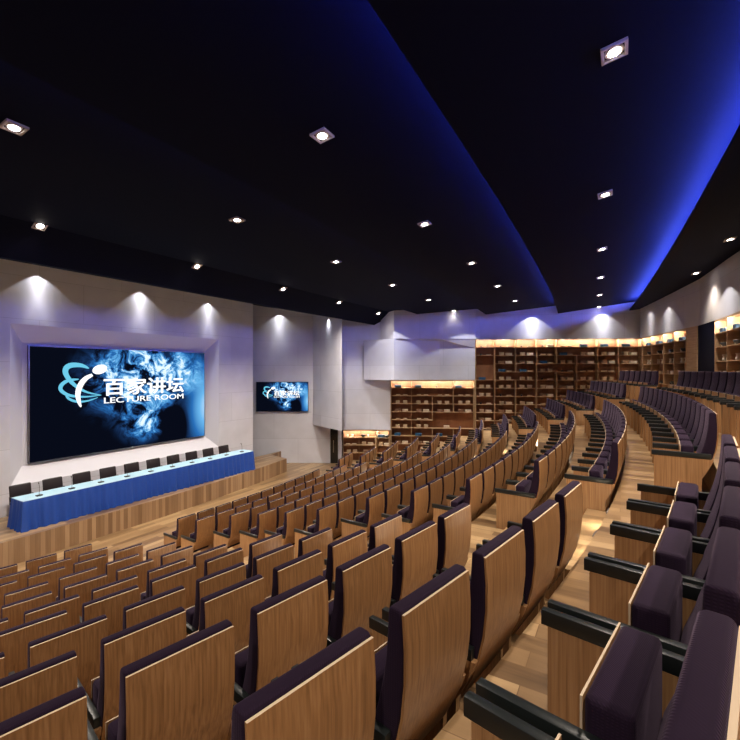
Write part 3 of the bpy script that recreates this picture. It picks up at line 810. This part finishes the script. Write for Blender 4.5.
# ------------------------------------------------------------------ lamps
def ceil_b(x,y):
    for P in PANELS[::-1]:
        if x>=P[0][0](y):
            for (f0,b0),(f1_,b1) in zip(P,P[1:]):
                if f0(y)<=x<=f1_(y): return b0+(b1-b0)*(x-f0(y))/(f1_(y)-f0(y)), (b1-b0)/(f1_(y)-f0(y))
            return P[-1][1],0
    return 3,0
def ray_ceil(px,py):
    u=(px-370)/FOC; v=(370-py)/FOC; dx,dy=u*CT-ST,u*ST+CT
    t=.5
    while t<30:
        x,y=t*dx,t*dy; b,s=ceil_b(x,y)
        if v*t>=b: return x,y,CAMZ+b,s
        t+=.01
    return None
PXL=[(14,126),(40,225),(197,265.5),(237,219),(283,288.5),(322,134),(336,261),(339,302),(424.5,223),(471.5,262.5),(392.5,284.5),(497.5,285.5),(428.5,299.5),(378.4,313),(515,300.5),(453.8,310.3),
     (614,50),(605,193.5),(602,248.5),(600.5,277),(599.5,294.5),(599,306.5),(730,238.5),(696,272.5)]
BANDN=['stage ceiling band','second ceiling band','middle ceiling band','fourth, widest ceiling band','right wall ceiling band']
pts=[]
for p in PXL:
    h=ray_ceil(*p)
    if not h: continue
    x,y,z,s=h
    band=max(i for i,P in enumerate(PANELS) if x>=P[0][0](y))
    pts.append((band,x,y,z,s))
pts.sort(key=lambda a:(a[0],-a[2]))
lproto=None; cnt={}
def spot(x,y,z,power,size,blend,color,rad=.04,tgt=None,name='spot_lamp'):
    ld=bpy.data.lights.new(name,'SPOT'); ld.energy=power; ld.spot_size=math.radians(size); ld.spot_blend=blend; ld.color=color; ld.shadow_soft_size=rad
    o=bpy.data.objects.new(name,ld); col.objects.link(o); o.location=(x,y,z)
    if tgt is not None: o.rotation_euler=(Vector(tgt)-Vector((x,y,z))).to_track_quat('-Z','Y').to_euler()
    return o
WARMW=(1,.87,.74)
for band,x,y,z,s in pts:
    if lproto is None:
        root=empty('ceiling_downlight'); lproto=root
        bm=bmesh.new()
        for x0,x1,y0,y1 in ((-.11,.11,-.11,-.085),(-.11,.11,.085,.11),(-.11,-.085,-.085,.085),(.085,.11,-.085,.085)): box(bm,x0,x1,y0,y1,-.03,-.002,.002,1)
        new_obj('trim_frame',bm,M_HOUSING,root)
        bm=bmesh.new(); lathe(bm,[(.080,-.004),(.080,-.022),(.060,-.022),(.056,-.006)],20); new_obj('reflector',bm,M_HOUSING,root,smooth=True)
        bm=bmesh.new(); cyl(bm,0,0,-.026,-.023,.055,n=20); new_obj('lamp',bm,M_LAMP,root)
    else: root=copy_tree(lproto)
    root.location=(x,y,z); root.rotation_euler=(0,-math.atan(s),0)
    cnt[band]=cnt.get(band,0)+1
    tag(root,'unseen square downlight added as fill, %s from the end wall in the %s'%(ORD[cnt[band]],BANDN[band]),'ceiling light','square downlights in the ceiling')
    spot(x,y,z-.06,[1650,520,430,(950 if y<6 else 600),260][band]*(.03 if -x*ST+y*CT>19 else 1),[142,108,108,100,108][band],1.0,WARMW,.06)
# unseen downlights added behind the viewer and over the rows, filling the seat backs
for x,y,e in ((-10,1.0,400),(-6.5,-1,400),(-3,-1.5,380),(.2,-1.2,300),(2.0,1.4,330),(2.0,4.4,330),(2.0,7.4,300)):
    b,s=ceil_b(x,y); root=copy_tree(lproto); root.location=(x,y,CAMZ+b); root.rotation_euler=(0,-math.atan(s),0)
    band=max(i for i,P in enumerate(PANELS) if x>=P[0][0](y)); cnt[band]=cnt.get(band,0)+1
    tag(root,'unseen square downlight added as fill, %s from the end wall in the %s'%(ORD[cnt[band]],BANDN[band]),'ceiling light','square downlights in the ceiling')
    spot(x,y,CAMZ+b-.06,e*1.7,125,1.0,WARMW,.06)
# wall washers just below the ceiling, close to the walls
COOL=(1,.97,.98)
def profile(o):
    "photometric profile of a wall washer: weaker to the side, stronger downwards"
    ld=o.data; ld.use_nodes=True; m=ld; nt=ld.node_tree
    em=[n for n in nt.nodes if n.type=='EMISSION'][0]
    tc=nt.nodes.new('ShaderNodeTexCoord'); sp=nt.nodes.new('ShaderNodeSeparateXYZ'); nt.links.new(tc.outputs['Normal'],sp.inputs[0])
    a=nt.nodes.new('ShaderNodeMath'); a.operation='MULTIPLY'; nt.links.new(sp.outputs[2],a.inputs[0]); nt.links.new(sp.outputs[2],a.inputs[1])
    b=nt.nodes.new('ShaderNodeMath'); b.operation='SUBTRACT'; b.inputs[0].default_value=1.0; nt.links.new(a.outputs[0],b.inputs[1])
    c=nt.nodes.new('ShaderNodeMath'); c.operation='MAXIMUM'; nt.links.new(b.outputs[0],c.inputs[0]); c.inputs[1].default_value=.05
    d=nt.nodes.new('ShaderNodeMath'); d.operation='POWER'; nt.links.new(c.outputs[0],d.inputs[0]); d.inputs[1].default_value=-1.0
    nt.links.new(d.outputs[0],em.inputs['Strength']); return o
def wash(px, tip, wall, nrm, p, z_off=.10):
    "lamp just under the ceiling whose light cone first meets the wall at the tip height"
    wx,wy=wall; d=-wx*ST+wy*CT; tb=(370-tip)*d/FOC
    nx,ny=nrm; o=.4
    for _ in range(6):
        cb=ceil_b(wx+nx*o,wy+ny*o)[0]-z_off
        o=min(1.5,max(.22,(cb-tb)*1.25))
    k_=p*(o/.4)**1.8; q_=(wx+nx*o,wy+ny*o,CAMZ+cb)
    profile(spot(*q_,k_*.15,103,.14,COOL,.03))
def stage_pt(px):
    u=(px-370)/FOC; dx,dy=u*CT-ST,u*ST+CT; t=XS/dx; return (XS,dy*t)
NE=(ST,-CT)     # toward the viewer
profile(spot(-14.25,2.9,CAMZ+2.95,30,103,.14,COOL,.03))
for px,tp in ((38,275),(140,293),(208,303)): wash(px,tp,stage_pt(px),(1,0),200)
wash(279,315,W(279,21.5),NE,200)
wash(327,319,W(327,20.4),(.74,-.67),120)
wash(387,334,W(387,20.95),NE,65)
wash(467,333,W(467,20.76),NE,65)
wash(531,317,on_front(531),NE,200)
wash(602,314,on_front(602),NE,200)
for px,tp in ((651,312),(669,307),(728,287)): wash(px,tp,hit_rw(px),(-1,-.15),120)

# ------------------------------------------------------------------ world, camera, view
w=bpy.data.worlds.new('World'); scene.world=w; w.use_nodes=True
w.node_tree.nodes['Background'].inputs[0].default_value=(.01,.012,.03,1); w.node_tree.nodes['Background'].inputs[1].default_value=.3
cd=bpy.data.cameras.new('Camera'); cam=bpy.data.objects.new('Camera',cd); col.objects.link(cam)
cam.location=(0,0,CAMZ); cam.rotation_euler=(PI/2,0,TH); cd.sensor_width=36; cd.sensor_fit='HORIZONTAL'; cd.lens=FOC/740*36; cd.clip_start=.05
scene.camera=cam
vs=scene.view_settings; vs.view_transform='Standard'; vs.look='None'; vs.exposure=0.0; vs.gamma=1; vs.use_curve_mapping=False
scene.cycles.use_denoising=True
scene.cycles.max_bounces=6; scene.cycles.diffuse_bounces=4; scene.cycles.glossy_bounces=3
scene.cycles.sample_clamp_indirect=4; scene.cycles.caustics_reflective=False; scene.cycles.caustics_refractive=False
